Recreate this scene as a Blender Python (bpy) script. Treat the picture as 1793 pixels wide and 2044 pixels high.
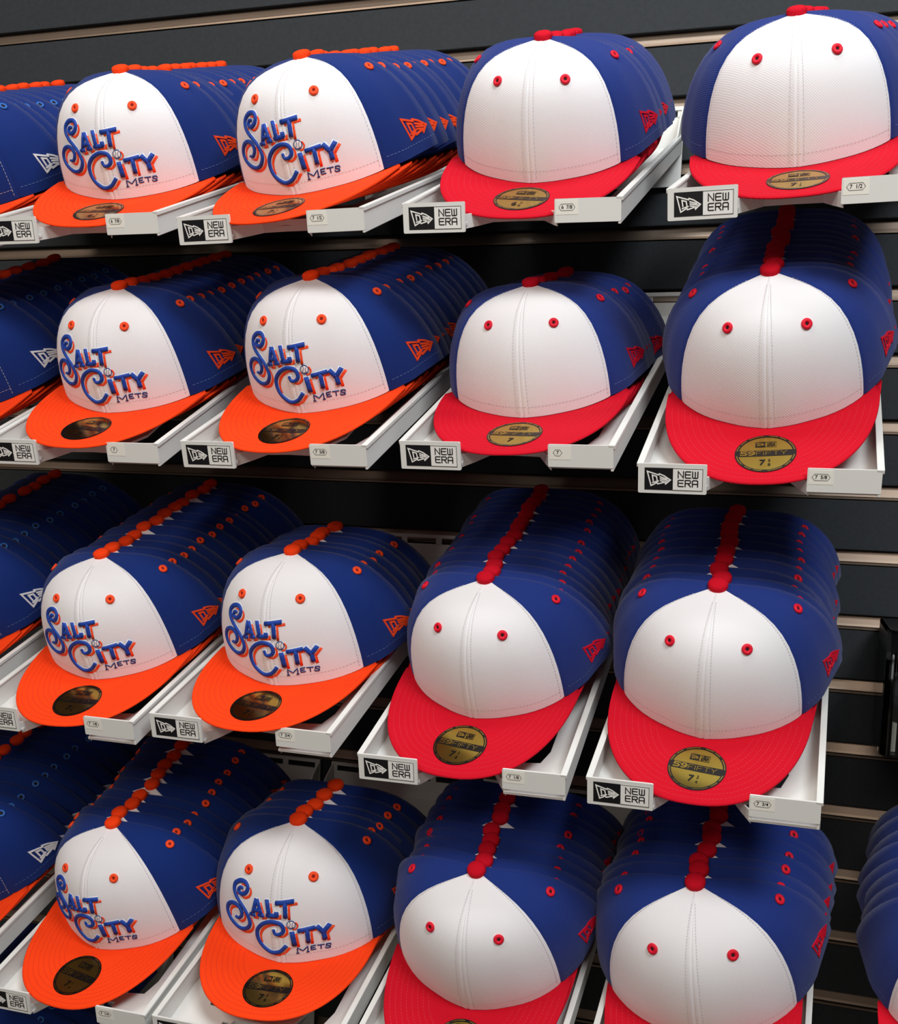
import bpy, math, random
from mathutils import Vector, Matrix
random.seed(7)
for o in list(bpy.data.objects):
    bpy.data.objects.remove(o)
SC = bpy.context.scene
COL = SC.collection
sin, cos, rad, PI = math.sin, math.cos, math.radians, math.pi

# ------------------------------------------------------------------ camera
CAM = (0.66333, -0.98311, 0.25433); YAW, PIT, ROL = -0.29181, -0.0766, 0.04654
FPX, CX, CY0 = 2182.15, 987.28, 1216.37
fw = Vector((sin(YAW)*cos(PIT), cos(YAW)*cos(PIT), sin(PIT)))
ri = Vector((cos(YAW), -sin(YAW), 0)); up = ri.cross(fw)
RR = cos(ROL)*ri+sin(ROL)*up; UU = -sin(ROL)*ri+cos(ROL)*up
cd = bpy.data.cameras.new('camera'); cam = bpy.data.objects.new('camera', cd); COL.objects.link(cam)
cam.matrix_world = Matrix(((RR.x, UU.x, -fw.x, CAM[0]), (RR.y, UU.y, -fw.y, CAM[1]), (RR.z, UU.z, -fw.z, CAM[2]), (0, 0, 0, 1)))
cd.sensor_fit = 'HORIZONTAL'; cd.sensor_width = 36; cd.lens = 36*FPX/1793
cd.shift_x = -(CX-896.5)/1793; cd.shift_y = (CY0-1022)/1793; cd.clip_start = .02
SC.camera = cam
# ------------------------------------------------------------------ world and lamps
W = bpy.data.worlds.new('shop'); SC.world = W; W.use_nodes = True
bg = W.node_tree.nodes['Background']; bg.inputs[0].default_value = (1.0, .86, .74, 1); bg.inputs[1].default_value = .08
def lamp(name, loc, aim, sx, sy, power, col):
    l = bpy.data.lights.new(name, 'AREA'); l.shape = 'RECTANGLE'; l.size = sx; l.size_y = sy; l.energy = power; l.color = col
    o = bpy.data.objects.new(name, l); COL.objects.link(o); o.location = loc
    o.rotation_euler = (Vector(aim)-Vector(loc)).to_track_quat('-Z', 'Y').to_euler()
lamp('ceiling_lamp_key', (1.55, -1.45, 1.85), (.5, .1, .1), .8, .5, 38, (.93, .97, 1.0))
lamp('ceiling_lamp_fill', (-.9, -1.5, 1.9), (.2, .1, 0), .9, .5, 15, (1.0, .90, .80))
lamp('ceiling_lamp_far', (.3, -3.0, 1.7), (.4, .2, 0), 1.6, .7, 34, (1.0, .90, .80))
lamp('ceiling_lamp_wall', (.55, -.45, 2.2), (.5, .1, .2), 1.2, .3, 15, (.93, .97, 1.0))
SC.view_settings.view_transform = 'Standard'; SC.view_settings.look = 'None'
SC.view_settings.gamma = 1; SC.view_settings.use_curve_mapping = False
SC.view_settings.exposure = 0.0
cy = SC.cycles; cy.max_bounces = 6; cy.diffuse_bounces = 3; cy.glossy_bounces = 3; cy.transmission_bounces = 4; cy.transparent_max_bounces = 8

# ------------------------------------------------------------------ helpers
def s2l(c):
    return tuple(((v/255)/12.92 if v/255 <= .04045 else ((v/255+.055)/1.055)**2.4) for v in c)
MATS = {}
def mat(name, rgb, rough=.6, metal=0, bump=0, scale=400, var=0, sheen=0, weave=0, spec=.5, trans=0, vscale=25):
    m = bpy.data.materials.new(name); m.use_nodes = True; nt = m.node_tree; b = nt.nodes['Principled BSDF']
    c = s2l(rgb)
    b.inputs['Base Color'].default_value = (*c, 1); b.inputs['Roughness'].default_value = rough; b.inputs['Metallic'].default_value = metal
    b.inputs['Specular IOR Level'].default_value = spec
    if sheen: b.inputs['Sheen Weight'].default_value = sheen; b.inputs['Sheen Roughness'].default_value = .5
    if trans: b.inputs['Transmission Weight'].default_value = trans; b.inputs['IOR'].default_value = 1.45
    tc = nt.nodes.new('ShaderNodeTexCoord')
    if var:
        n = nt.nodes.new('ShaderNodeTexNoise'); n.inputs['Scale'].default_value = vscale; n.inputs['Detail'].default_value = 5
        r = nt.nodes.new('ShaderNodeMapRange'); r.inputs[3].default_value = 1-var; r.inputs[4].default_value = 1+var
        mx = nt.nodes.new('ShaderNodeVectorMath'); mx.operation = 'SCALE'; mx.inputs[0].default_value = c
        nt.links.new(tc.outputs['Object'], n.inputs['Vector']); nt.links.new(n.outputs['Fac'], r.inputs[0])
        nt.links.new(r.outputs[0], mx.inputs['Scale']); nt.links.new(mx.outputs[0], b.inputs['Base Color'])
    if bump or weave:
        bp = nt.nodes.new('ShaderNodeBump'); bp.inputs['Strength'].default_value = bump or weave; bp.inputs['Distance'].default_value = .0006
        if weave:
            wv = nt.nodes.new('ShaderNodeTexWave'); wv.bands_direction = 'DIAGONAL'; wv.inputs['Scale'].default_value = scale; wv.inputs['Distortion'].default_value = 1.5
            nt.links.new(tc.outputs['Object'], wv.inputs['Vector']); nt.links.new(wv.outputs['Fac'], bp.inputs['Height'])
        else:
            n2 = nt.nodes.new('ShaderNodeTexNoise'); n2.inputs['Scale'].default_value = scale; n2.inputs['Detail'].default_value = 3
            nt.links.new(tc.outputs['Object'], n2.inputs['Vector']); nt.links.new(n2.outputs['Fac'], bp.inputs['Height'])
        nt.links.new(bp.outputs[0], b.inputs['Normal'])
    MATS[name] = m
    return m
mat('white_twill', (238, 237, 240), .85, weave=.12, scale=220, sheen=.15, spec=.2)
mat('royal_twill', (25, 49, 124), .85, weave=.35, scale=220, sheen=.12, spec=.2)
mat('blue_twill', (9, 42, 114), .85, weave=.35, scale=220, sheen=.12, spec=.2)
mat('red_twill', (200, 4, 33), .85, weave=.3, scale=220, spec=.2)
mat('orange_twill', (255, 66, 12), .85, weave=.3, scale=220, spec=.2)
mat('orange_thread', (255, 78, 30), .6, bump=.5, scale=900, spec=.3)
mat('red_thread', (226, 18, 48), .6, bump=.5, scale=900, spec=.3)
mat('orange_stitch', (222, 42, 4), .7)
mat('red_stitch', (214, 20, 46), .7)
mat('white_stitch', (205, 200, 200), .7)
mat('pale_blue_stitch', (120, 150, 205), .7)
mat('royal_thread', (24, 66, 162), .58, bump=.5, scale=900, spec=.3)
mat('navy_thread', (18, 46, 120), .5, bump=.5, scale=900, spec=.3)
mat('white_thread', (240, 238, 238), .6, bump=.4, scale=900, spec=.3)
mat('steel_blue_thread', (52, 110, 190), .6, bump=.4, scale=900, spec=.3)
mat('eyelet_hole', (26, 10, 14), .9)
mat('eyelet_hole_orange', (120, 20, 12), .9)
mat('white_plastic', (228, 229, 225), .38, bump=.03, scale=300)
mat('label_paper', (240, 238, 228), .6)
mat('print_black', (14, 14, 18), .45)
mat('print_grey', (70, 70, 74), .6)
mat('sign_white', (240, 240, 236), .4)
mat('sticker_gold', (214, 192, 92), .16, metal=1.0, var=.12, vscale=70)
mat('sticker_black', (16, 13, 10), .25)
mat('slat_charcoal', (44, 48, 52), .75, bump=.35, scale=420, var=.25, vscale=160, spec=.3)
mat('slat_metal', (138, 122, 108), .42, metal=.85, var=.22, vscale=9, bump=.05, scale=60)
mat('black_plastic', (12, 12, 13), .4)
m = mat('clear_acrylic', (245, 250, 250), .05); nt = m.node_tree
tr = nt.nodes.new('ShaderNodeBsdfTransparent'); tr.inputs[0].default_value = (.93, .95, .94, 1); gl = nt.nodes.new('ShaderNodeBsdfGlossy'); gl.inputs['Roughness'].default_value = .06
fr = nt.nodes.new('ShaderNodeFresnel'); fr.inputs[0].default_value = 1.5; mx = nt.nodes.new('ShaderNodeMixShader')
nt.links.new(fr.outputs[0], mx.inputs[0]); nt.links.new(tr.outputs[0], mx.inputs[1]); nt.links.new(gl.outputs[0], mx.inputs[2])
nt.links.new(mx.outputs[0], nt.nodes['Material Output'].inputs['Surface'])

def mesh(name, vs, fs, ms, smooth=True, fm=None):
    me = bpy.data.meshes.new(name); me.from_pydata([tuple(v) for v in vs], [], fs)
    for m in ([ms] if isinstance(ms, str) else ms): me.materials.append(MATS[m])
    for i, p in enumerate(me.polygons):
        p.use_smooth = smooth
        if fm: p.material_index = fm[i]
    me.update()
    return me
def put(name, me, parent=None, mw=None, label=None):
    o = bpy.data.objects.new(name, me); COL.objects.link(o)
    if parent: o.parent = parent
    if mw is not None: o.matrix_local = mw
    if label: o['label'] = label
    return o
def tag(o, label=None, cat=None, group=None, kind=None):
    for k, v in (('label', label), ('category', cat), ('group', group), ('kind', kind)):
        if v: o[k] = v
    return o
class MB:
    def __init__(s): s.v = []; s.f = []; s.m = []
    def add(s, vs, fs, m=0):
        b = len(s.v); s.v += [tuple(v) for v in vs]; s.f += [tuple(i+b for i in f) for f in fs]; s.m += [m]*len(fs)
    def box(s, x0, x1, y0, y1, z0, z1, m=0):
        s.add([(x, y, z) for x in (x0, x1) for y in (y0, y1) for z in (z0, z1)],
              [(0, 1, 3, 2), (4, 6, 7, 5), (0, 4, 5, 1), (2, 3, 7, 6), (0, 2, 6, 4), (1, 5, 7, 3)], m)
    def prism(s, pts, axis, a, b, m=0):
        """polygon pts (2-D) extruded along axis from a to b"""
        n = len(pts)
        def P(p, t): return {'x': (t, p[0], p[1]), 'y': (p[0], t, p[1]), 'z': (p[0], p[1], t)}[axis]
        s.add([P(p, a) for p in pts]+[P(p, b) for p in pts],
              [tuple(range(n))[::-1], tuple(range(n, 2*n))]+[(i, (i+1) % n, n+(i+1) % n, n+i) for i in range(n)], m)
    def make(s, name, ms, smooth=False): return mesh(name, s.v, s.f, ms, smooth, s.m)
def bevel(o, w=.0008, seg=2):
    md = o.modifiers.new('bevel', 'BEVEL'); md.width = w; md.segments = seg; md.limit_method = 'ANGLE'; md.angle_limit = rad(40)
    return o
FONT = {}
def text_mesh(txt, size, m, depth=.0001, bold=False):
    key = (txt, size, m, bold)
    if key in FONT: return FONT[key]
    cu = bpy.data.curves.new('txt', 'FONT'); cu.body = txt; cu.size = size; cu.align_x = 'CENTER'; cu.align_y = 'CENTER'; cu.extrude = depth
    if bold: cu.offset = size*.018
    o = bpy.data.objects.new('txt', cu); COL.objects.link(o)
    dg = bpy.context.evaluated_depsgraph_get(); me = bpy.data.meshes.new_from_object(o.evaluated_get(dg))
    bpy.data.objects.remove(o); me.materials.clear(); me.materials.append(MATS[m]); FONT[key] = me
    return me
def flat_strokes(strokes, w, h=.0002):
    """flat raised ribbons in the XY plane, mitred at the bends"""
    mb = MB()
    for st in strokes:
        p = [Vector((a, b)) for a, b in st]; n = len(p); L = []; closed = n > 2 and (p[0]-p[-1]).length < 1e-9
        if closed: p = p[:-1]; n -= 1
        for i in range(n):
            a = (p[i]-p[i-1]) if (i > 0 or closed) else (p[1]-p[0]); b = (p[(i+1) % n]-p[i]) if (i < n-1 or closed) else a
            a = a.normalized(); b = b.normalized(); t = (a+b)
            t = t.normalized() if t.length > .05 else a
            nn = Vector((-t.y, t.x)); k = max(.45, abs(nn.dot(Vector((-a.y, a.x)))))
            e = Vector((0, 0))
            if not closed and i == 0: e = -a*w*.5
            if not closed and i == n-1: e = a*w*.5
            L.append((p[i]+e+nn*w*.5/k, p[i]+e-nn*w*.5/k))
        vs = []
        for l, r in L: vs += [(l.x, l.y, 0), (r.x, r.y, 0), (r.x, r.y, h), (l.x, l.y, h)]
        fs = []
        for i in range(n if closed else n-1):
            a, b = 4*i, 4*((i+1) % n)
            fs += [(a+3, a+2, b+2, b+3), (a, a+3, b+3, b), (a+2, a+1, b+1, b+2)]
        if not closed: fs += [(0, 1, 2, 3), (4*n-1, 4*n-2, 4*n-3, 4*n-4)]
        mb.add(vs, fs)
    return mb
LET = {'N': [[(0, 0), (0, 1), (1, 0), (1, 1)]], 'E': [[(1, 1), (.12, 1), (0, .9), (0, .1), (.12, 0), (1, 0)], [(0, .52), (.9, .52)]],
       'W': [[(0, 1), (0, .12), (.12, 0), (.88, 0), (1, .12), (1, 1)], [(.5, .95), (.5, 0)]],
       'R': [[(0, 0), (0, 1), (.85, 1), (1, .88), (1, .62), (.85, .5), (.08, .5)], [(.5, .5), (1, 0)]],
       'A': [[(0, 0), (0, .88), (.12, 1), (.85, 1), (1, .88), (1, 0)], [(0, .42), (1, .42)]]}
FLAG = [[(0, 1), (.50, .76), (.52, .84), (.72, .72), (1, .43), (.80, .14), (.77, .27), (.46, .13), (.43, .22), (.17, 0), (0, 1)],
        [(.26, .36), (.22, .74), (.40, .66), (.43, .40)], [(.24, .22), (.48, .33)], [(.56, .63), (.84, .50)], [(.57, .49), (.90, .39)], [(.58, .36), (.84, .28)]]

# ------------------------------------------------------------------ the slat wall
WY = .42; KW = (WY-CAM[1])/(.37113-CAM[1])
def slot_z(i): return CAM[2]+(.92191-i*.0762-CAM[2])*KW
PITCH = .0762*KW; WX0, WX1 = -1.15, 1.15
wall = tag(put('wall_back', None), 'black slat wall with metal slot rails behind the cap trays', kind='structure')
RH = .0185
pm = MB(); pm.box(WX0, WX1, WY, WY+.018, -(PITCH-RH)/2, (PITCH-RH)/2); pm = pm.make('wall_slat', 'slat_charcoal')
rm = MB(); rm.prism([(WY+.018, RH/2), (WY+.0075, RH/2), (WY+.0045, -.002), (WY+.0035, -.0048), (WY+.0095, -.0050), (WY+.0095, -.0062), (WY-.0012, -.0058), (WY-.0012, -.0082), (WY+.018, -RH/2)], 'x', WX0, WX1)
rm = rm.make('slot_rail', 'slat_metal')
for i in range(-2, 23):
    z = slot_z(i)
    put('slot_rail', rm, wall, Matrix.Translation((0, 0, z)))
    o = put('wall_slat', pm, wall, Matrix.Translation((0, 0, z-PITCH/2)))
    if i == -2: bevel(o, .0012)
    else: bevel(o, .0012)
bk = MB(); bk.box(WX0, WX1, WY+.018, WY+.03, slot_z(22)-PITCH, slot_z(-2)+.02); put('backing_board', bk.make('backing_board', 'black_plastic'), wall)

# ------------------------------------------------------------------ the display trays
TW, TD = .206, .0185
TRAY = {
 (0, 0): [-0.21066, 0.55457, 0.00631, 0.45102], (0, 1): [0.02096, 0.54748, -0.044, 0.45102],
 (0, 2): [0.26255, 0.55132, 0.02266, 0.45102], (0, 3): [0.5109, 0.55418, -0.07454, 0.45102],
 (1, 0): [-0.20726, 0.32196, 0.03346, 0.4799], (1, 1): [0.03192, 0.32476, -0.03688, 0.4799],
 (1, 2): [0.26974, 0.33019, -0.02153, 0.4799], (1, 3): [0.49801, 0.31561, 0.01188, 0.4799],
 (2, 0): [-0.22232, 0.02777, -0.00556, 0.43137], (2, 1): [0.00422, 0.03881, -0.01826, 0.43137],
 (2, 2): [0.2394, 0.0213, 0.02744, 0.43137], (2, 3): [0.46771, 0.02374, 0.0037, 0.43137],
 (3, 0): [-0.20311, -0.28689, 0.01414, 0.4015], (3, 1): [0.01568, -0.28334, 0.0, 0.4015],
 (3, 2): [0.24023, -0.27712, 0.0, 0.4015], (3, 3): [0.47271, -0.27712, 0.0, 0.4015],
 (0, -1): [-0.440, 0.541, 0.0, 0.45102], (1, -1): [-0.438, 0.314, 0.01, 0.4799],
 (2, -1): [-0.452, 0.034, 0.0, 0.43137], (3, -1): [-0.438, -0.276, 0.0, 0.4015],
 (3, 4): [0.748, -0.247, 0.0, 0.4015], (4, -1): [-0.440, -0.595, 0.0, 0.40], (4, 0): [-0.205, -0.595, 0.0, 0.40],
}
SLOT = {0: 2, 1: 5, 2: 9, 3: 13, 4: 17}
SIZE = {(0, 0): '6 7/8', (0, 1): '7 1/2', (0, 2): '6 7/8', (0, 3): '7 1/2', (1, 0): '7', (1, 1): '7 5/8', (1, 2): '7', (1, 3): '7 5/8',
        (2, 0): '7 1/8', (2, 1): '7 3/4', (2, 2): '7 1/8', (2, 3): '7 3/4', (3, 0): '7 1/4'}
ROWN = ['top row', 'second row', 'third row', 'bottom row', 'row below the frame']
def tray_matrix(k):
    x, z, ya, tl = TRAY[k]
    ex = Vector((cos(ya), sin(ya), 0)); ey = Vector((-sin(ya)*cos(tl), cos(ya)*cos(tl), sin(tl))); ez = ex.cross(ey)
    return Matrix(((ex.x, ey.x, ez.x, x), (ex.y, ey.y, ez.y, 0), (ex.z, ey.z, ez.z, z), (0, 0, 0, 1)))
LEAN = rad(10.86); FY = -.008; FZR = {0: .003, 1: .0045, 2: .010, 3: .010, 4: .010}   # the front plates stand a little ahead of the rails
# plate frame: X right, Y up the face, Z out towards the shopper, origin at the top left corner of the plate
PLM = Matrix(((1, 0, 0, 0), (0, sin(LEAN), -cos(LEAN), 0), (0, cos(LEAN), sin(LEAN), 0), (0, 0, 0, 1)))
def plate(w, h, t, r=.0012):
    mb = MB(); pts = []
    for cx_, cy_, a0 in ((w-r, -r, 0), (r, -r, 90), (r, -h+r, 180), (w-r, -h+r, 270)):
        for j in range(4): a = rad(a0+j*30); pts.append((cx_+r*cos(a), cy_+r*sin(a)))
    mb.prism(pts, 'z', -t, 0)
    return mb
SWD, SHT, RWD, RHT = .0606, .0267, .0608, .0205
M_SIGN = plate(SWD, SHT, .0022, .0012).make('sign_plate', 'white_plastic')
M_RIGHT = plate(RWD, RHT, .0024, .0010).make('front_plate', 'white_plastic')
sq = MB(); sq.box(.0058, .0310, -.0236, -.0036, -.0005, .00025); M_SQ = sq.make('black_square', 'print_black')
sq = MB(); sq.box(.0310, .0572, -.0236, -.0036, -.0005, .00020); M_WH = sq.make('white_panel', 'sign_white')
M_BORDER = flat_strokes([[(.0312, -.0038), (.0570, -.0038), (.0570, -.0234), (.0312, -.0234)]], .0004).make('panel_border', 'print_black')
M_FLAG_SIGN = flat_strokes([[(.0082+.0206*a, -.0198+.0128*b) for a, b in st] for st in FLAG], .0011).make('flag_emblem', 'sign_white')
M_LET = {}
for ch in 'NEWRA':
    M_LET[ch] = flat_strokes([[(.0046*a, .0056*b) for a, b in st] for st in LET[ch]], .00095).make('letter', 'print_black')
lb = MB(); lb.box(0, .0205, -.0125, 0, 0, .0002); M_LABEL = lb.make('size_label', 'label_paper')
def tray_body(L, hb, tl, FZ):
    """floor, two walls and the back plate of one tray, in the tray's frame"""
    xs = [.002, .030, .062, .078, .128, .144, .176, .204]; ys = [FY-.002, .022, .036, .060, .13, .22, L-.03, L]
    keep = {(i, j) for i in range(7) for j in range(7)}
    for c in ((2, 0), (3, 0), (4, 0), (1, 2), (1, 3), (5, 2), (5, 3), (3, 4), (1, 4), (5, 4)): keep.discard(c)
    mv = {(1, 2): (.036, .040), (2, 3): (.056, .060), (6, 2): (.170, .040), (5, 3): (.150, .060), (2, 2): (.066, .036), (5, 2): (.140, .036), (2, 0): (.0606, FY-.002), (5, 0): (.1452, FY-.002)}
    mb = MB(); vi = {}
    def V(i, j, top):
        if (i, j, top) not in vi:
            x, y = mv.get((i, j), (xs[i], ys[j])); vi[(i, j, top)] = len(mb.v); mb.v.append((x, y, -TD+(.0025 if top else 0)))
        return vi[(i, j, top)]
    for (i, j) in keep:
        q = [(i, j), (i+1, j), (i+1, j+1), (i, j+1)]
        mb.f.append(tuple(V(*p, True) for p in q)); mb.f.append(tuple(V(*p, False) for p in q[::-1]))
        for e, nb in ((0, (i, j-1)), (1, (i+1, j)), (2, (i, j+1)), (3, (i-1, j))):
            if nb not in keep:
                a, b = q[e], q[(e+1) % 4]; mb.f.append((V(*a, True), V(*a, False), V(*b, False), V(*b, True)))
    mb.m = [0]*len(mb.f)
    fl = mb.make('floor', 'white_plastic')
    up_y, up_z = sin(tl), cos(tl)               # world up seen in the tray frame
    by, bz = L+up_y*hb, -TD+up_z*hb
    def wall_mesh(sg):
        m = MB(); X = (lambda x: x) if sg < 0 else (lambda x: TW-x)
        prof = [(.0002, -.0215), (.0002, -.0042), (-.0016, -.0042), (-.0016, -.0002), (.0046, -.0002), (.0046, -.0026), (.0028, -.0030), (.0028, -.0215)]
        n = len(prof); vs = []
        for y in (FY-.0004, L): vs += [(X(a), y-(.0035 if (y < 0 and b < -.01) else 0), b+((FZ if b > -.01 else FZ*.4) if y < 0 else 0)) for a, b in prof]
        fs = [tuple(range(n)), tuple(range(n, 2*n))[::-1]]+[(i, n+i, n+(i+1) % n, (i+1) % n) for i in range(n)]
        m.add(vs, fs if sg < 0 else [f[::-1] for f in fs])
        m.prism([(L-.07, -.004), (L-.035, .004), (L-.010, max(bz*.7, .008)), (by, bz), (L, -.004)], 'x', *sorted((X(.0004), X(.0028))))
        return m.make('side_wall', 'white_plastic')
    bp = MB()
    def bpt(x, h): return (x, L+up_y*h, -TD+up_z*h)
    t = .0025
    def slab(x0, x1, h0, h1, off=0, tt=t):
        vs = []
        for x in (x0, x1):
            for h in (h0, h1):
                for d in (off, off-tt):
                    p = bpt(x, h); vs.append((p[0], p[1]+cos(tl)*d, p[2]-sin(tl)*d))
        bp.add(vs, [(0, 2, 3, 1), (4, 5, 7, 6), (0, 1, 5, 4), (2, 6, 7, 3), (0, 4, 6, 2), (1, 3, 7, 5)])
    slab(.0, TW, -.045, hb-.012)
    slab(.0, TW, hb-.004, hb+.0005, 0, .004)
    for a in (.0, .05, .098, .148, .198): slab(a, a+.008, hb-.013, hb-.003)
    return fl, wall_mesh(-1), wall_mesh(1), bp.make('back_plate', 'white_plastic')
lip = MB()
path = [(.058, FY-.001), (.0690, .0060), (.0780, .0210), (.1030, .0225), (.1280, .0210), (.1370, .0060), (.1470, FY-.001)]
vs = []
for i, (x, y) in enumerate(path):
    zt = -.0100 if 0 < i < 6 else -.0085
    for dy in (0, .002):
        vs += [(x, y+dy, zt), (x, y+dy, -.0215)]
fs = []
for i in range(6):
    a = 4*i; b = a+4
    fs += [(a, a+1, b+1, b), (a+2, b+2, b+3, a+3), (a, b, b+2, a+2), (a+1, a+3, b+3, b+1)]
fs += [(0, 2, 3, 1), (24, 25, 27, 26)]
lip.add(vs, fs); M_LIP = lip.make('front_lip', 'white_plastic')
TRM = {}
COLN = {0: 'left orange-brim', 1: 'right orange-brim', 2: 'left red-brim', 3: 'right red-brim', -1: 'far left all-blue', 4: 'corner red-brim'}
def place(k):
    return {4: "hidden lowest row's "}.get(k[0], ROWN[k[0]]+"'s ")+COLN[k[1]]
def tray_label(k):
    if k == (4, 0): return 'white plastic tray peeking out below the bottom row, beside the lowest blue caps'
    return 'white plastic cap tray with brand sign, the '+place(k)+' tray'
for k in sorted(TRAY):
    r, c = k; mw = tray_matrix(k); tl = TRAY[k][3]; TRM[k] = mw
    L = (WY-.006-TD*sin(tl))/cos(tl)
    yaw = abs(TRAY[k][2]); L -= .206*sin(yaw)
    rearz = mw.translation.z+L*sin(tl)-TD*cos(tl); hb = max(.03, slot_z(SLOT[r])-rearz-.008) if k != (3, 4) else .004
    FZ = FZR[r]
    root = put('cap_tray', None, None, mw)
    tag(root, tray_label(k), 'display tray', 'white cap trays hooked on the slat wall')
    fl, wl, wr, bp = tray_body(L, hb, tl, FZR[r])
    put('floor', fl, root); bevel(put('side_wall', wl, root), .0006); bevel(put('side_wall', wr, root), .0006); put('back_plate', bp, root)
    put('front_lip', M_LIP, root)
    sg = put('sign_plate', M_SIGN, root, Matrix.Translation((0, FY-.0012, FZ)) @ PLM, 'white sign plate with a black and white brand mark')
    put('black_square', M_SQ, sg); put('white_panel', M_WH, sg); put('panel_border', M_BORDER, sg, Matrix.Translation((0, 0, .0002)))
    put('flag_emblem', M_FLAG_SIGN, sg, Matrix.Translation((0, 0, .0002)))
    for row, word in enumerate(('NEW', 'ERA')):
        for j, ch in enumerate(word):
            put('letter', M_LET[ch], sg, Matrix.Translation((.0356+.0063*j, -.0128-.0078*row+.0008, .0002)))
    fp = put('front_plate', M_RIGHT, root, Matrix.Translation((TW-RWD, FY, FZ-.0008)) @ PLM)
    if k in SIZE:
        la = put('size_label', M_LABEL, root, Matrix.Translation((TW-RWD+.0012, FY, FZ-.0008)) @ PLM @ Matrix.Translation((0, -.0012, 0)), 'paper size label printed '+SIZE[k])
        hw = .0075 if len(SIZE[k]) > 1 else .0042
        cx_ = .0102 if len(SIZE[k]) > 1 else .0080
        hx = flat_strokes([[(cx_-hw, -.0062), (cx_-hw+.0022, -.0034), (cx_+hw-.0022, -.0034), (cx_+hw, -.0062), (cx_+hw-.0022, -.0090), (cx_-hw+.0022, -.0090), (cx_-hw, -.0062)]], .00030).make('hexagon_outline', 'print_grey')
        put('hexagon_outline', hx, la, Matrix.Translation((0, 0, .0002)))
        put('size_print', text_mesh(SIZE[k].replace(' ', '  '), .0043, 'print_black', .00005, True), la, Matrix.Translation((cx_, -.0062, .0003)))

# ------------------------------------------------------------------ the caps
CYC, AXC, AYC, HC, NNC, CCC = .086, .097, .086, .112, 4.2, .1
SEAM, REAR = rad(63), rad(113)
def rear_at(th): return rad(110-9*sin(min(th, PI/2)*1.15))
_R80 = 1/math.sqrt((sin(rad(80))/AXC)**2+(cos(rad(80))/AYC)**2)*sin(rad(80))
def _nose(a):                               # flat front panels meeting at the middle seam
    d = math.degrees(a)
    return -.0026*(d/26 if d < 26 else max(0, (63-d)/37))
def spread(p): return .0125*max(0, (abs(p)-rad(60))/rad(50))**1.25
def rbase(a):
    a = abs(a)
    if a <= rad(80): return _nose(a)+1/math.sqrt((sin(a)/AXC)**2+(cos(a)/AYC)**2)
    return min(_R80/max(sin(a), 1e-3), .13)
def zprof(rho):
    rho = min(max(rho, 0), 1)
    return HC*((1-CCC)*math.sqrt(max(0, 1-rho**NNC))+CCC*(1-rho))
def crown_y(x, z):
    """front surface of the crown at sideways x and height z"""
    def F(y):
        phi = math.atan2(x, CYC-y); rho = math.hypot(x, y-CYC)/rbase(phi)
        return zprof(rho)-z if rho < 1 else -1
    a, b = -.02, CYC
    for _ in range(26):
        m = (a+b)/2
        if F(m) > 0: b = m
        else: a = m
    return b
def on_front(x, z, h=0):
    e = .0008; p = Vector((x, crown_y(x, z), z))
    px = Vector((x+e, crown_y(x+e, z), z))-p; pz = Vector((x, crown_y(x, z+e), z+e))-p
    n = px.cross(pz).normalized()
    return p+n*h, n
def crown_pt(phi, th, shift=0, off=0):
    """th 0 at the hem, pi/2 at the button; shift carries the top of the panel backwards, off lifts it off the shell"""
    s = sin(th); rho = max(0., 1-s**2.2)**(1/2.6); rho = cos(th)**.75 if th < PI/2 else 0
    r = rbase(phi)
    x = rho*r*sin(phi); y = CYC-rho*r*cos(phi)+shift*(1-rho)
    ph2 = math.atan2(x, CYC-y) if (abs(x)+abs(y-CYC)) > 1e-7 else phi
    r2 = math.hypot(x, y-CYC)/rbase(ph2)
    if shift == 0: r2 = rho
    z = zprof(r2)
    zb = .0042*(min(abs(phi), SEAM)/SEAM)**2
    z += zb*(1-z/HC)
    nx, ny, nz = sin(phi)*rho**1.5, -cos(phi)*rho**1.5, .9*(1-rho**2)
    l = math.sqrt(nx*nx+ny*ny+nz*nz) or 1
    x += math.copysign(spread(phi)*rho**3.5, phi)
    return Vector((x+off*nx/l, y+off*ny/l, z+off*nz/l))
SHF = .0045
def flare(p): return .0055*max(0, (p-rad(70))/(rad(108)-rad(70)))**1.4
def seam_dip(phi):
    d = -.0011*math.exp(-((phi-SEAM)/rad(1.3))**2)
    d += .0006*math.exp(-(phi/rad(3.0))**4)-.0009*math.exp(-(phi/rad(.8))**2)
    return d
TH = [rad(a) for a in (0, 3, 7, 12, 18, 25, 32, 40, 48, 56, 64, 71, 77, 82, 86, 88.5)]
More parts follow.
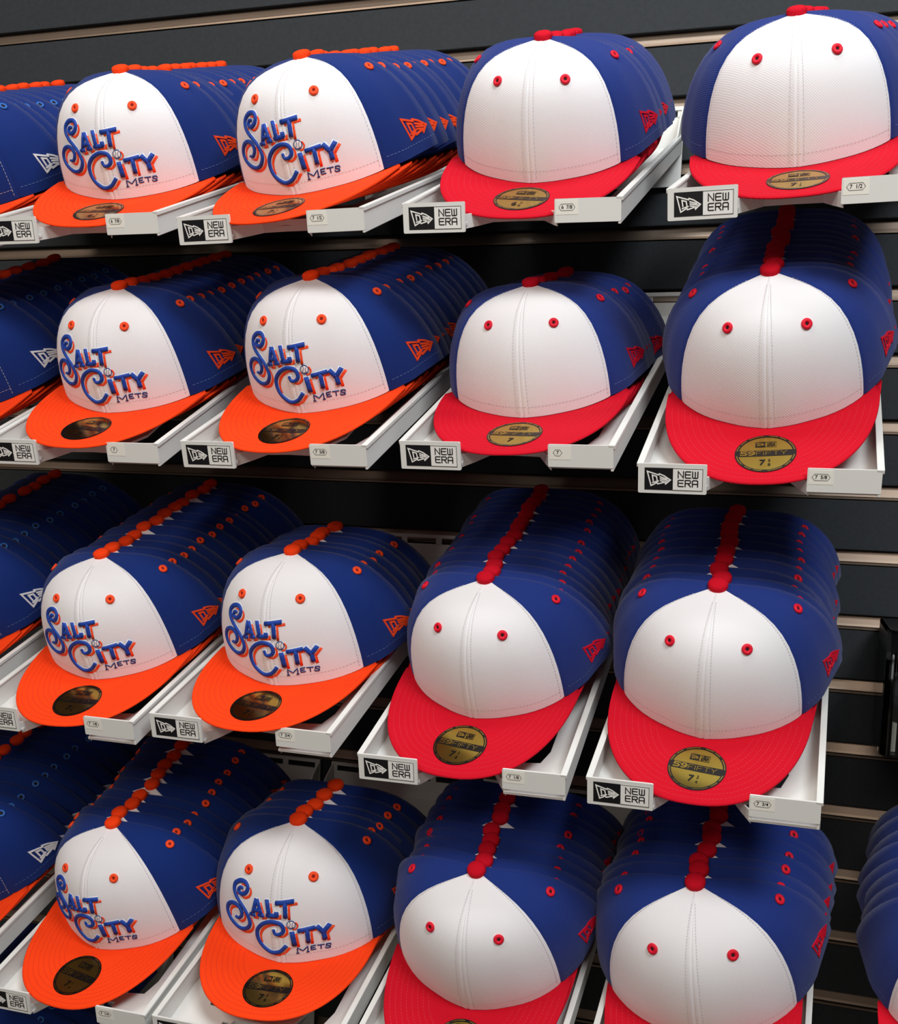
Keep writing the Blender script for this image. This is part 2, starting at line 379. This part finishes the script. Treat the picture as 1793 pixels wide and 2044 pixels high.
def panel(name, sg, phis, m, rear=False):
    vs, fs = [], []; cols = []
    for i, ph in enumerate(phis):
        u = max(0, (ph-SEAM)/(REAR-SEAM)) if rear else 0
        cl = []
        for th in TH:
            p2 = SEAM+u*(rear_at(th)-SEAM) if rear else ph
            cl.append(crown_pt(p2, th, SHF*u*u, seam_dip(ph)+flare(p2)*(cos(th)**.9 if rear else 0)))
        cols.append(cl)
    if rear:                                   # folded edge that turns inwards
        e0, e1 = cols[-1], cols[-2]
        cen = Vector((0, CYC-.03, .03))
        for d, k in ((.0012, .0016), (.0008, .0042), (-.006, .0075)):
            cols.append([p+Vector((0, d, 0))+(cen-p).normalized()*k for p in e0])
    hem = [Vector((p[0].x, p[0].y, p[0].z))+(Vector((0, CYC, p[0].z))-p[0]).normalized()*.0018+Vector((0, 0, .0002)) for p in cols]
    hem2 = [h+Vector((0, 0, .010)) for h in hem]
    cols = [[b, a]+c for a, b, c in zip(hem, hem2, cols)]
    n = len(cols[0])
    for c in cols: vs += [(sg*p.x, p.y, p.z) for p in c]
    for i in range(len(cols)-1):
        for j in range(n-1):
            q = (i*n+j, (i+1)*n+j, (i+1)*n+j+1, i*n+j+1)
            fs.append(q if sg > 0 else q[::-1])
    me = mesh(name, vs, fs, m)
    for e in me.edges:
        if e.vertices[0] % n == 2 and e.vertices[1] % n == 2: e.use_edge_sharp = True
    return me
PF = [rad(a) for a in (0, .5, 1.1, 2, 3, 4, 6, 9, 13, 18, 24, 30, 36, 42, 48, 54, 58, 60.5, 61.8, 62.5, 63)]
PS = [rad(a) for a in (63, 63.5, 64.2, 65.5, 68, 72, 77, 83, 89, 95, 101, 107, 113)]
M_PANEL = {}
for m in ('white_twill', 'blue_twill'):
    M_PANEL[m] = [panel('front_panel', s, PF, m) for s in (-1, 1)]
M_SIDES = {m: [panel('side_panel', s, PS, m, True) for s in (-1, 1)] for m in ('blue_twill', 'royal_twill')}; M_SIDE = M_SIDES['blue_twill']
def lathe(prof, m, seg=20, name='button'):
    vs = [(r*cos(2*PI*i/seg), r*sin(2*PI*i/seg), z) for r, z in prof for i in range(seg)]; n = len(prof)
    fs = [(j*seg+i, j*seg+(i+1) % seg, (j+1)*seg+(i+1) % seg, (j+1)*seg+i) for j in range(n-1) for i in range(seg)]
    fs.append(tuple(range((n-1)*seg, n*seg)))
    return mesh(name, vs, fs, m)
BUT = [(.0085, -.0060), (.0093, -.0008), (.0093, .0010), (.0088, .0027), (.0068, .0039), (.0038, .0046), (.0008, .0048)]
M_BUT = {m: lathe(BUT, m) for m in ('red_twill', 'orange_twill')}
def eyelet(thread, hole, R=.0032, r=.0019):
    vs, fs, fm = [], [], []; S, T = 16, 7
    for i in range(S):
        a = 2*PI*i/S
        for j in range(T):
            b = 2*PI*j/T; vs.append(((R+r*cos(b))*cos(a), (R+r*cos(b))*sin(a), .0004+.8*r*sin(b)))
    for i in range(S):
        for j in range(T):
            fs.append((i*T+j, (i+1) % S*T+j, (i+1) % S*T+(j+1) % T, i*T+(j+1) % T)); fm.append(0)
    b = len(vs); vs += [(R*.7*cos(2*PI*i/S), R*.7*sin(2*PI*i/S), .0006) for i in range(S)]; fs.append(tuple(range(b, b+S))); fm.append(1)
    return mesh('eyelet', vs, fs, [thread, hole], True, fm)
M_EYE = {'orange': eyelet('orange_thread', 'eyelet_hole_orange'), 'red': eyelet('red_thread', 'eyelet_hole'), 'blue': eyelet('steel_blue_thread', 'eyelet_hole', .0034, .0013)}
def surf_frame(phi, rho, sg=1, lift=0):
    th = math.acos(rho**(1/.75)); e = .01
    u = max(0, (phi-SEAM)/(REAR-SEAM))
    f = lambda p, t: crown_pt(p, t, SHF*u*u if phi > SEAM else 0, flare(p)*cos(t)**.9 if phi > SEAM else 0)
    p = f(phi, th); tu = (f(phi+e, th)-p).normalized(); tv = (f(phi, th+e)-p).normalized(); n = tu.cross(tv).normalized()
    if n.dot(p-Vector((0, CYC, 0))) < 0: n = -n
    p = p+n*lift
    fx = Vector((sg, 1, 1)); p, tu, tv, n = [Vector((v.x*sg, v.y, v.z)) for v in (p, tu, tv, n)]
    tx = tu.normalized(); ty = n.cross(tx)
    return Matrix(((tx.x, ty.x, n.x, p.x), (tx.y, ty.y, n.y, p.y), (tx.z, ty.z, n.z, p.z), (0, 0, 0, 1)))
EYES_F = [surf_frame(rad(32), .745, s, .0002) for s in (-1, 1)]
EYES_S = [surf_frame(rad(91), .712, s, .0002) for s in (-1, 1)]
# the flag on the wearer's left panel
FG = {}
def side_map(a, b, h):
    phi = rad(84.5)+a*rad(19.5); z = .0175+.0215*b-.003*a
    lo, hi = .3, 1.0
    for _ in range(24):
        m_ = (lo+hi)/2
        if zprof(m_) > z: lo = m_
        else: hi = m_
    u = max(0, (phi-SEAM)/(REAR-SEAM)); th = math.acos(min(1, lo)**(1/.75))
    return crown_pt(phi, th, SHF*u*u, h+flare(phi)*cos(th)**.9)
def flag_mesh(m):
    mb = MB(); fl = flat_strokes([[(a*1.7, b) for a, b in st] for st in FLAG], .095, 1.0)
    mb.v = [tuple(side_map(x/1.7, y, .0009 if z > .5 else -.0002)) for x, y, z in fl.v]; mb.f = fl.f; mb.m = fl.m
    return mb.make('flag_emblem', m)
M_FLAG = {'orange': flag_mesh('orange_thread'), 'red': flag_mesh('red_thread'), 'blue': flag_mesh('white_thread')}
# brim
BW, YW, BL = .0973, .0528, .1328
def outline(a):
    c, s = cos(a), max(0, sin(a)); e = 2/2.35
    return Vector((BW*math.copysign(abs(c)**e, c), YW-BL*s**e))
def zbrim(x): return .0036*(x/.0842)**2-.0004
def brim_mesh(m):
    A = [PI*(i/44) for i in range(45)]; R = [0, .18, .36, .54, .7, .84, .94, .985, 1.0]; vs, fs = [], []
    for a in A:
        o = outline(a); ph = rad(80)*cos(a) if False else rad(78)*(1-2*a/PI)
        rb = rbase(ph)*.90; inn = Vector((rb*sin(ph), CYC-rb*cos(ph)))
        col = []
        for t in R:
            p = inn.lerp(o, t); z = zbrim(p.x); col.append((p.x, p.y, z-(.0012 if t == 1.0 else 0)))
        for t in R[::-1]:
            p = inn.lerp(o, t); z = zbrim(p.x)-.0026; col.append((p.x, p.y, z+(.0007 if t == 1.0 else 0)))
        vs += col
    n = 2*len(R)
    for i in range(len(A)-1):
        for j in range(n): fs.append((i*n+j, (i+1)*n+j, (i+1)*n+(j+1) % n, i*n+(j+1) % n)[::-1])
    fs += [tuple(range(n)), tuple(range(44*n, 45*n))[::-1]]
    return mesh('brim', vs, fs, m)
M_BRIM = {m: brim_mesh(m) for m in ('red_twill', 'orange_twill')}
def brim_stitch(m):
    mb = MB(); P = [outline(PI*i/600) for i in range(601)]
    for k in range(8):
        d = .0065+.0058*k; line = []
        for i in range(1, 600):
            t = (P[i+1]-P[i-1]).normalized(); nn = Vector((-t.y, t.x))
            if nn.y < 0 and abs(P[i].x) < .05: nn = -nn
            if abs(P[i].x) >= .05 and nn.dot(Vector((0, .03))-P[i]) < 0: nn = -nn
            line.append(P[i]+nn*d)
        s = 0; on = True; seg = 0
        for i in range(len(line)-1):
            a, b = line[i], line[i+1]; seg += (b-a).length
            if seg > .0034: seg = 0; s = i
            if seg > .0022 and s is not None:
                p, q2 = line[s], line[i]; s = None
                mid = (p+q2)/2; ph = math.atan2(mid.x, CYC-mid.y)
                if math.hypot(mid.x, mid.y-CYC) < rbase(ph)*1.05 or mid.y > .03 or (q2-p).length > .004: continue
                if abs(p.x-.001) < .03 and (mid-Vector((.001, -.038))).length < .0285: continue
                t = (q2-p).normalized(); w = Vector((-t.y, t.x))*.00028
                mb.add([(v.x, v.y, zbrim(v.x)+.0002) for v in (p-w, q2-w, q2+w, p+w)], [(0, 1, 2, 3)])
    return mb.make('brim_stitching', m)
M_BST = {'orange': brim_stitch('orange_stitch'), 'red': brim_stitch('red_stitch')}
def crown_stitch():
    """dashes either side of the seams and along the hem of the front"""
    out = []
    def run(pts, mb):
        seg = 0
        for i in range(len(pts)-1):
            if i % 3 == 2: continue
            a, b = pts[i], pts[i+1]; t = (b-a).normalized(); n = (a-Vector((0, CYC, .02))).normalized(); w = t.cross(n).normalized()*.00022
            mb.add([a-w, b-w, b+w, a+w], [(0, 1, 2, 3)])
    mb = MB()
    for ph in (-4.3, 4.3):
        run([crown_pt(rad(ph), rad(2+.62*i), 0, .0006) if True else None for i in range(130)], mb)
    for sg in (-1, 1):
        run([crown_pt(sg*rad(60.3), rad(2+.62*i), 0, .0005) for i in range(130)], mb)
    run([crown_pt(rad(-61+.8*i), rad(5), 0, .0006) for i in range(153)], mb)
    m2 = MB()
    for sg in (-1, 1):
        run([crown_pt(sg*rad(66+.9*i), rad(5), 0, .0006+flare(rad(66+.9*i))) for i in range(47)], m2)
    return mb.make('front_stitching', 'white_stitch'), m2.make('side_stitching', 'pale_blue_stitch')
M_CST, M_SST = crown_stitch()
# gold size sticker on the brim
SR = .0268
def bend(mb, x0, z0):
    mb.v = [(x, y, z+z0+zbrim(x+x0)) for x, y, z in mb.v]; return mb
def disc(r0, r1, a0=0, a1=360, seg=48):
    mb = MB(); full = a1-a0 >= 360; n = seg if full else seg+1
    A = [rad(a0+(a1-a0)*i/seg) for i in range(n)]
    vs = [(r*cos(a), r*sin(a), 0) for a in A for r in (r0, r1)]
    fs = [(2*i, 2*i+1, 2*((i+1) % n)+1, 2*((i+1) % n)) for i in range(n if full else n-1)]
    mb.add(vs, fs); return mb
STX, STY = .001, -.038
def conf(me_or_mb, z, dx=0, dy=0):
    return me_or_mb
gd = disc(.0005, SR*.90, seg=56); gd.add([(.0005*cos(rad(60*i)), .0005*sin(rad(60*i)), 0) for i in range(6)], [tuple(range(6))])
rows = MB()
for rr in range(9):
    pass
def fine_disc(R, z0):
    mb = MB(); rs = [R*i/7 for i in range(1, 8)]; S = 40
    vs = [(0, 0, 0)]+[(r*cos(2*PI*i/S), r*sin(2*PI*i/S), 0) for r in rs for i in range(S)]
    fs = [(0, 1+i, 1+(i+1) % S) for i in range(S)]+[(1+j*S+i, 1+(j+1)*S+i, 1+(j+1)*S+(i+1) % S, 1+j*S+(i+1) % S) for j in range(6) for i in range(S)]
    mb.add(vs, fs); return bend(mb, STX, z0)
M_GOLD = fine_disc(SR*.93, .00045).make('gold_disc', 'sticker_gold', True)
M_RING = bend(disc(SR*.88, SR), STX, .0006).make('ring', 'sticker_black')
dsh = MB()
for a0, a1 in ((8, 38), (46, 62), (66, 84), (96, 126), (133, 150), (154, 172), (188, 218), (226, 242), (247, 264), (276, 306), (313, 330), (336, 352)):
    d = disc(SR*.925, SR*.955, a0, a1, 8); dsh.add(d.v, d.f)
M_DASH = bend(dsh, STX, .0008).make('ring_print', 'sticker_gold')
bd = MB(); N = 16
hy = SR*.155; xe = SR*.90
bd.add([(-xe+2*xe*i/N, y, 0) for i in range(N+1) for y in (-hy, hy)], [(2*i, 2*i+2, 2*i+3, 2*i+1) for i in range(N)])
M_BAND = bend(bd, STX, .0006).make('band', 'sticker_black')
DIG = {'5': [[(1, 1), (.1, 1), (.05, .55), (.7, .58), (1, .32), (.75, .03), (0, .03)]], '9': [[(.95, .6), (.6, .45), (.2, .48), (0, .72), (.25, .98), (.7, 1), (.98, .75), (.9, .3), (.45, 0), (.1, .03)]],
       'F': [[(0, 0), (0, 1), (1, 1)], [(0, .5), (.8, .5)]], 'I': [[(0, 0), (0, 1)]], 'T': [[(0, 1), (1, 1)], [(.5, 1), (.5, 0)]], 'Y': [[(0, 1), (.5, .45), (1, 1)], [(.5, .45), (.5, 0)]]}
M_STXT = []
x = -SR*.80
for ch, wd, th in (('5', .0052, .0014), ('9', .0052, .0014), ('F', .0046, .0005), ('I', .0004, .0005), ('F', .0046, .0005), ('T', .0050, .0005), ('Y', .0052, .0005)):
    st = [[(x+a*wd, (b-.5)*.0052) for a, b in s] for s in DIG[ch]]
    M_STXT.append(bend(flat_strokes(st, th, .0001), STX, .0007).make('letter', 'sticker_gold')); x += wd+.0016
bx = MB(); bx.box(-.0092, -.0005, .0092, .0168, 0, .0001); M_BOX = bend(bx, STX, .0006).make('black_square', 'sticker_black')
M_BFL = bend(flat_strokes([[(-.0082+.0068*a, .0103+.0055*b) for a, b in st] for st in FLAG], .0005, .0001), STX, .0008).make('flag_emblem', 'sticker_gold')
M_BLN = bend(flat_strokes([[(-.0005, .0166), (.0090, .0166), (.0090, .0093), (-.0005, .0093)]], .0003, .0001), STX, .0007).make('box_outline', 'sticker_black')
nw = MB()
for row, word in enumerate(('NEW', 'ERA')):
    for j, ch in enumerate(word):
        f_ = flat_strokes([[(.0012+.0024*j+.0018*a, .0135-.0032*row+.0024*b) for a, b in st] for st in LET[ch]], .00045, .0001); nw.add(f_.v, f_.f)
M_BNW = bend(nw, STX, .0007).make('brand_print', 'sticker_black')
# lettering on the white front, millimetres across and up the front panels
LOGO = {
'S': [[(-39.1, 70.8), (-42.7, 70.2), (-44.7, 66.2), (-40.7, 64.8), (-35.3, 67.8), (-32.9, 73.1), (-36.2, 76.9), (-43.3, 76.0), (-49.4, 71.0), (-50.3, 65.0), (-47.3, 59.8), (-41.6, 54.9), (-36.0, 49.6), (-31.8, 43.2), (-30.9, 37.3), (-35.4, 30.5), (-43.1, 26.9), (-51.6, 28.1), (-58.8, 32.8), (-61.6, 39.8), (-58.6, 46.8), (-51.8, 51.1), (-45.4, 51.0), (-41.3, 47.2), (-41.4, 42.4), (-45.3, 37.9), (-49.1, 37.9)]],
'A': [[(-26.7, 49.4), (-22.1, 66.2)], [(-16.0, 51.7), (-20.8, 66.5)], [(-24.4, 54.8), (-17.1, 56.7)], [(-29.1, 49.2), (-23.8, 50.2)], [(-18.8, 51.4), (-13.7, 52.4)]],
'L': [[(-9.5, 68.6), (-7.2, 53.8)], [(-9.5, 53.6), (1.1, 55.2)], [(1.0, 54.6), (0.7, 58.4)]],
'T': [[(0.4, 67.4), (17.4, 69.3)], [(9.1, 68.3), (9.6, 53.8)]],
'C': [[(-3.1, 39.8), (-1.9, 35.5), (2.5, 35.1), (6.7, 38.6), (6.1, 44.2), (1.9, 47.5), (-6.2, 47.5), (-15.4, 42.8), (-21.6, 35.0), (-22.3, 26.4), (-19.4, 19.6), (-14.0, 14.7), (-7.0, 12.0), (1.4, 14.7), (8.4, 21.9)]],
'I': [[(15.1, 37.7), (16.6, 23.1)]],
'T2': [[(21.2, 38.8), (36.3, 40.6)], [(29.4, 39.4), (29.9, 25.3)]],
'Y': [[(38.7, 41.4), (44.0, 34.1)], [(50.0, 41.4), (44.0, 34.1)], [(44.1, 35.3), (45.1, 26.5)]],
'm': [[(18.7, 12.4), (18.8, 18.9), (24.0, 15.0), (28.9, 20.0), (28.4, 13.0)], [(17.4, 12.3), (20.2, 12.5)], [(27.2, 12.9), (29.8, 13.2)]],
'e': [[(36.1, 19.8), (31.8, 19.5), (31.7, 14.9), (36.1, 15.2)], [(31.6, 17.2), (35.3, 17.4)]],
't': [[(37.6, 19.4), (44.2, 19.4)], [(40.9, 19.4), (40.8, 14.7)]],
's': [[(50.0, 17.8), (49.5, 19.4), (46.1, 19.6), (45.6, 17.8), (49.1, 16.5), (49.3, 14.7), (45.7, 14.6), (44.7, 16.1)]]}
LWID = {'S': 3.9, 'A': 3.7, 'L': 4.2, 'T': 4.3, 'C': 4.1, 'I': 5.0, 'T2': 4.2, 'Y': 4.6, 'm': 1.1, 'e': 1.1, 't': 1.1, 's': 1.1}
def smooth_path(p, k=5):
    out = []; n = len(p)
    for i in range(n-1):
        a, b, c, d = [Vector(p[min(max(j, 0), n-1)]) for j in (i-1, i, i+1, i+2)]
        for t in [j/k for j in range(k)]:
            out.append(.5*((2*b)+(c-a)*t+(2*a-5*b+4*c-d)*t*t+(3*b-a-3*c+d)*t**3))
    out.append(Vector(p[-1])); return out
def puff(strokes, w, h, curvy, name, m, off=(0, 0), base=0.0, taper=False):
    mb = MB(); K = 7
    for st in strokes:
        p = smooth_path(st) if curvy else None
        if p is None:
            p = []
            for i in range(len(st)-1):
                a, b = Vector(st[i]), Vector(st[i+1]); p += [a.lerp(b, t/3) for t in range(3)]
            p.append(Vector(st[-1]))
        n = len(p); vs = []
        for i in range(n):
            t = (p[min(i+1, n-1)]-p[max(i-1, 0)]).normalized(); nn = Vector((-t.y, t.x))
            ww = w
            if taper: ww = w*(.62+.38*min(1, min(i, n-1-i if taper == 2 else 99)/14))
            e = -t*ww*.12 if i == 0 else t*ww*.12 if i == n-1 else Vector((0, 0))
            for j in range(K):
                a = PI*j/(K-1); q = p[i]+e-nn*cos(a)*ww/2
                P, nr = on_front((q.x+off[0])/1000, (q.y+off[1])/1000, (base+h*sin(a)**.6)/1000)
                vs.append(P)
        fs = [(i*K+j, (i+1)*K+j, (i+1)*K+j+1, i*K+j+1) for i in range(n-1) for j in range(K-1)]
        fs += [tuple(range(K)), tuple(range((n-1)*K, n*K))[::-1]]
        mb.add(vs, fs)
    return mb.make(name, m, True)
M_LOGO = []
for ch, st in LOGO.items():
    cv = ch in 'SC'; w = LWID[ch]
    if ch in 'mets' and ch not in ('T', 'S'):
        M_LOGO.append((puff(st, w, .5, False, 'embroidered_letter', 'navy_thread', base=.3), None, None)); continue
    M_LOGO.append((puff(st, w, 2.1, cv, 'embroidered_letter', 'royal_thread', base=.5, taper=2 if ch == 'S' else 1 if ch == 'C' else False),
                   puff(st, w+1.9, .30, cv, 'letter_backing', 'white_thread', base=.3),
                   puff(st, w*.66, .35, cv, 'letter_shadow', 'orange_thread', off=(3.5, -2.7), base=.2)))
bx0, bz0, br = 14.8, 45.8, 4.1
circ = [(bx0+br*cos(rad(20*i)), bz0+br*sin(rad(20*i))) for i in range(19)]
M_BALL = (puff([[(bx0-3.0, bz0), (bx0+3.0, bz0)]], 7.2, .5, False, 'baseball_dot', 'white_thread', base=.6),
          puff([circ], .8, .5, False, 'outline', 'navy_thread', base=.7),
          puff([[(bx0-1.2, bz0+3.6), (bx0-.6, bz0+.6), (bx0-2.6, bz0-2.8)], [(bx0+2.4, bz0+3.0), (bx0+1.0, bz0+.4), (bx0+1.4, bz0-3.6)]], .5, .4, False, 'seams', 'navy_thread', base=.9),
          puff([circ[13:]+circ[1:4]], 1.6, .35, False, 'letter_shadow', 'orange_thread', off=(2.0, -1.6), base=.2))

KINDS = {'orange': dict(front='white_twill', brim='orange_twill', but='orange_twill', eye='orange', flag='orange', st='orange'),
         'red': dict(front='white_twill', brim='red_twill', but='red_twill', eye='red', flag='red', st='red'),
         'royal': dict(front='blue_twill', brim='orange_twill', but='orange_twill', eye='blue', flag='blue', st='orange')}
BUTM = Matrix.Translation((0, CYC, HC+.0010))
def make_cap(mw, kind, s, label, group, front=False, size=None, lettered=True):
    k = KINDS[kind]; S = Matrix.Scale(s, 4)
    root = put('baseball_cap', None, None, mw); tag(root, label, 'cap', group)
    for i in (0, 1):
        put('front_panel', M_PANEL[k['front']][i], root, S); put('side_panel', M_SIDES['royal_twill' if kind == 'red' else 'blue_twill'][i], root, S)
        put('eyelet', M_EYE[k['eye']], root, S @ EYES_S[i])
        if front: put('eyelet', M_EYE[k['eye']], root, S @ EYES_F[i])
    put('button', M_BUT[k['but']], root, S @ BUTM); put('flag_emblem', M_FLAG[k['flag']], root, S)
    put('brim', M_BRIM[k['brim']], root)
    if front:
        tag(put('brim_stitching', M_BST[k['st']], root), kind='stuff'); tag(put('front_stitching', M_CST, root, S), kind='stuff'); tag(put('side_stitching', M_SST, root, S), kind='stuff')
        rot = Matrix.Translation((STX, STY, 0)) @ Matrix.Rotation(rad(random.uniform(-7, 3)), 4, 'Z')
        g = put('size_sticker', M_GOLD, root, rot, 'round gold and black size sticker')
        put('ring', M_RING, g); put('ring_print', M_DASH, g); put('band', M_BAND, g); put('black_square', M_BOX, g); put('flag_emblem', M_BFL, g); put('box_outline', M_BLN, g); put('brand_print', M_BNW, g)
        for m in M_STXT: put('letter', m, g)
        if size:
            a, _, b = size.partition(' ')
            zz = Matrix.Translation((-.0025 if b else 0, -SR*.50, zbrim(STX)+.0008))
            put('size_numeral', text_mesh(a, .0105, 'sticker_black', .00004, True), g, zz)
            if b:
                n, d = b.split('/')
                put('size_numeral', text_mesh(n, .0052, 'sticker_black', .00004), g, Matrix.Translation((.0035, -SR*.40, zbrim(STX)+.0008)))
                put('size_numeral', text_mesh(d, .0052, 'sticker_black', .00004), g, Matrix.Translation((.0035, -SR*.62, zbrim(STX)+.0008)))
        if kind == 'orange' and lettered:
            for a, b, c in M_LOGO:
                o = put('embroidered_letter', a, root, S)
                if b: put('letter_backing', b, o); put('letter_shadow', c, o)
            o = put('baseball_dot', M_BALL[0], root, S); put('outline', M_BALL[1], o); put('seams', M_BALL[2], o); put('letter_shadow', M_BALL[3], o)
    return root
# x, y, z in the tray, yaw, pitch, roll, crown scale
CAP = {
 (0, 0): [0.10795, 0.06514, 0.00485, 0.05601, 0.15158, 0.02626, 0.98457], (0, 1): [0.09872, 0.05793, 0.00745, -0.02248, 0.14143, -0.0407, 0.99548],
 (0, 2): [0.10464, 0.0665, 0.0052, -0.04123, 0.21371, 0.0313, 0.95813], (0, 3): [0.09959, 0.06528, 0.0025, 0.12532, 0.13716, -0.01053, 0.98092],
 (1, 0): [0.10364, 0.05951, 0.00829, -0.0625, 0.07925, 0.00323, 0.99104], (1, 1): [0.10178, 0.0596, 0.00773, -0.04921, 0.10761, -0.02063, 0.99566],
 (1, 2): [0.10043, 0.0631, -0.00015, 0.03132, 0.04339, -0.0167, 0.94732], (1, 3): [0.10672, 0.06098, 0.01043, 0.00275, 0.24241, -0.05229, 0.98885],
 (2, 0): [0.10819, 0.06176, 0.00687, 0.04997, 0.09947, -0.02652, 0.99872], (2, 1): [0.10771, 0.05952, 0.01109, -0.0492, 0.03445, -0.01295, 1.02549],
 (2, 2): [0.09664, 0.05998, 0.01418, -0.10815, 0.19089, -0.01394, 0.99859], (2, 3): [0.09555, 0.06377, 0.01189, -0.05246, 0.20409, 0.0161, 1.02866],
 (3, 0): [0.10114, 0.06234, 0.0136, -0.10401, 0.1208, -0.04118, 1.01438], (3, 1): [0.10455, 0.08246, 0.01675, 0.07457, -0.00481, 0.02596, 1.09472],
 (3, 2): [0.10301, 0.06284, 0.01096, -0.01467, 0.28314, 0.02141, 1.04481], (3, 3): [0.10302, 0.07458, 0.01056, 0.04208, 0.21745, -0.08249, 1.10044],
}
CAP[(3, 4)] = [.088, .0625, .0085, 0, .14, 0, 1.05]
GEN = [.103, .0625, .0085, 0, .14, 0, 1.0]
# caps in the stack, total run along the tray, total rise off it
STACK = {(0, 0): (11, .217, -.0078), (0, 1): (10, .2194, -.0069), (0, 2): (8, .1843, -.0023), (0, 3): (6, .115, -.003), (1, 0): (11, .2513, -.0249),
         (1, 1): (11, .2191, -.0206), (1, 2): (6, .1179, -.0171), (1, 3): (12, .2459, .003), (2, 0): (12, .2358, -.0063), (2, 1): (6, .1088, -.0175),
         (2, 2): (14, .2599, -.0088), (2, 3): (10, .1997, -.0068), (3, 0): (10, .180, .0019), (3, 1): (5, .087, -.0102), (3, 2): (9, .1426, .0012), (3, 3): (8, .1345, -.0038),
         (0, -1): (10, .21, -.006), (1, -1): (9, .215, -.012), (2, -1): (11, .225, -.006), (3, -1): (11, .215, -.002), (3, 4): (8, .16, -.002), (4, -1): (11, .22, -.004)}
ORD = ['front', 'second', 'third', 'fourth', 'fifth', 'sixth', 'seventh', 'eighth', 'ninth', 'tenth', 'eleventh', 'twelfth', 'thirteenth', 'fourteenth']
def cap_words(k, i, n):
    if i == 0:
        return {'royal': 'front all-blue cap with orange brim, ', 'orange': 'front cap with blue lettering and orange brim, ', 'red': 'front cap with plain white panels and red brim, '}['royal' if k[1] == -1 else 'orange' if k[1] < 2 else 'red']+place(k)+' tray'
    return 'blue-sided cap, %s from the front in the %s tray' % (ORD[i], place(k))
for k in sorted(STACK):
    n, run, rise = STACK[k]; b = CAP.get(k, GEN); kind = 'royal' if k[1] == -1 else 'orange' if k[1] < 2 else 'red'
    tm = TRM[k]; grp = 'caps nested in the tray '+('tagged '+SIZE[k]+(' with orange brims' if k[1] < 2 else ' with red brims') if k in SIZE else 'of row %d, column %d' % (k[0]+1, k[1]+2))
    for i in range(n):
        t = i/max(1, n-1); j = 0 if i == 0 or i == n-1 else 1
        dx = random.uniform(-.0022, .0022)*j; dy = random.uniform(-.0035, .0035)*j; dz = random.uniform(-.0006, .0006)*j
        yw = b[3]*(1-t)+random.uniform(-.035, .035)*(1 if i else 0)
        m = tm @ Matrix.Translation((b[0]+dx+(.103-b[0])*.4*t, b[1]+.003+run*t+dy, b[2]+rise*t+dz)) @ Matrix.Rotation(yw, 4, 'Z') @ Matrix.Rotation(b[4], 4, 'X') @ Matrix.Rotation(b[5]*(1-t*.6), 4, 'Y')
        make_cap(m, kind, b[6]*(1-.012*min(i, 2)), cap_words(k, i, n), grp, i == 0, SIZE.get(k) or {(3, 1): '7 7/8', (3, 2): '7 1/4', (3, 3): '7 7/8'}.get(k))

# ------------------------------------------------------------------ clear display holder with a blue cap at the right edge
def rounded(x0, x1, y0, y1, r, z, seg=6):
    P = []
    for cx_, cy_, a0 in ((x1-r, y1-r, 0), (x0+r, y1-r, 90), (x0+r, y0+r, 180), (x1-r, y0+r, 270)):
        for j in range(seg+1): a = rad(a0+90*j/seg); P.append((cx_+r*cos(a), cy_+r*sin(a), z))
    return P
HX, HY0, HY1, HZ0, HZ1 = .7295, .20, WY-.002, .0, .131
hold = tag(put('cap_holder', None, None, Matrix.Translation((HX, 0, .034))), 'clear plastic cap holder with a black top at the right edge', 'display holder')
def ring_shell(z0, z1, t, m, name, top=False, bottom=False):
    a = rounded(0, .23, HY0, HY1, .03, 0); b = rounded(t, .23-t, HY0+t, HY1-t, .03-t, 0); n = len(a); mb = MB()
    vs = [(p[0], p[1], z) for z in (z0, z1) for p in a]+[(p[0], p[1], z) for z in (z0, z1) for p in b]
    fs = [(i, (i+1) % n, n+(i+1) % n, n+i) for i in range(n)]+[(2*n+i, 3*n+i, 3*n+(i+1) % n, 2*n+(i+1) % n) for i in range(n)]
    fs += [(n+i, n+(i+1) % n, 3*n+(i+1) % n, 3*n+i) for i in range(n)]+[(i, 2*n+i, 2*n+(i+1) % n, (i+1) % n) for i in range(n)]
    mb.add(vs, fs)
    if top: mb.add([(p[0], p[1], z) for z in (z1-t, z1) for p in a], [tuple(range(n))[::-1], tuple(range(n, 2*n))]+[(i, (i+1) % n, n+(i+1) % n, n+i) for i in range(n)])
    if bottom: mb.add([(p[0], p[1], z) for z in (z0, z0+t) for p in b], [tuple(range(n))[::-1], tuple(range(n, 2*n))])
    return mb.make(name, m, False)
put('clear_shell', ring_shell(HZ0, .108, .003, 'clear_acrylic', 'clear_shell', bottom=True), hold)
put('black_top', ring_shell(.1082, HZ1, .003, 'black_plastic', 'black_top', top=True), hold)
pn = MB(); pn.prism([(.010, .004), (.016, .004), (.016, .034), (.010, .036)], 'y', HY0+.020, HY0+.026)
put('clip_post', pn.make('clip_post', 'sign_white'), hold)
cm = Matrix.Translation((HX+.116, HY0+.092, .058)) @ Matrix.Rotation(rad(2), 4, 'X')
cap = put('baseball_cap', None, None, cm)
tag(cap, 'blue cap inside the clear plastic holder at the right edge', 'cap')
HS = Matrix.Scale(.9, 4)
for i in (0, 1): put('front_panel', M_PANEL['blue_twill'][i], cap, HS); put('side_panel', M_SIDE[i], cap, HS)
put('button', M_BUT['red_twill'], cap, HS @ BUTM)
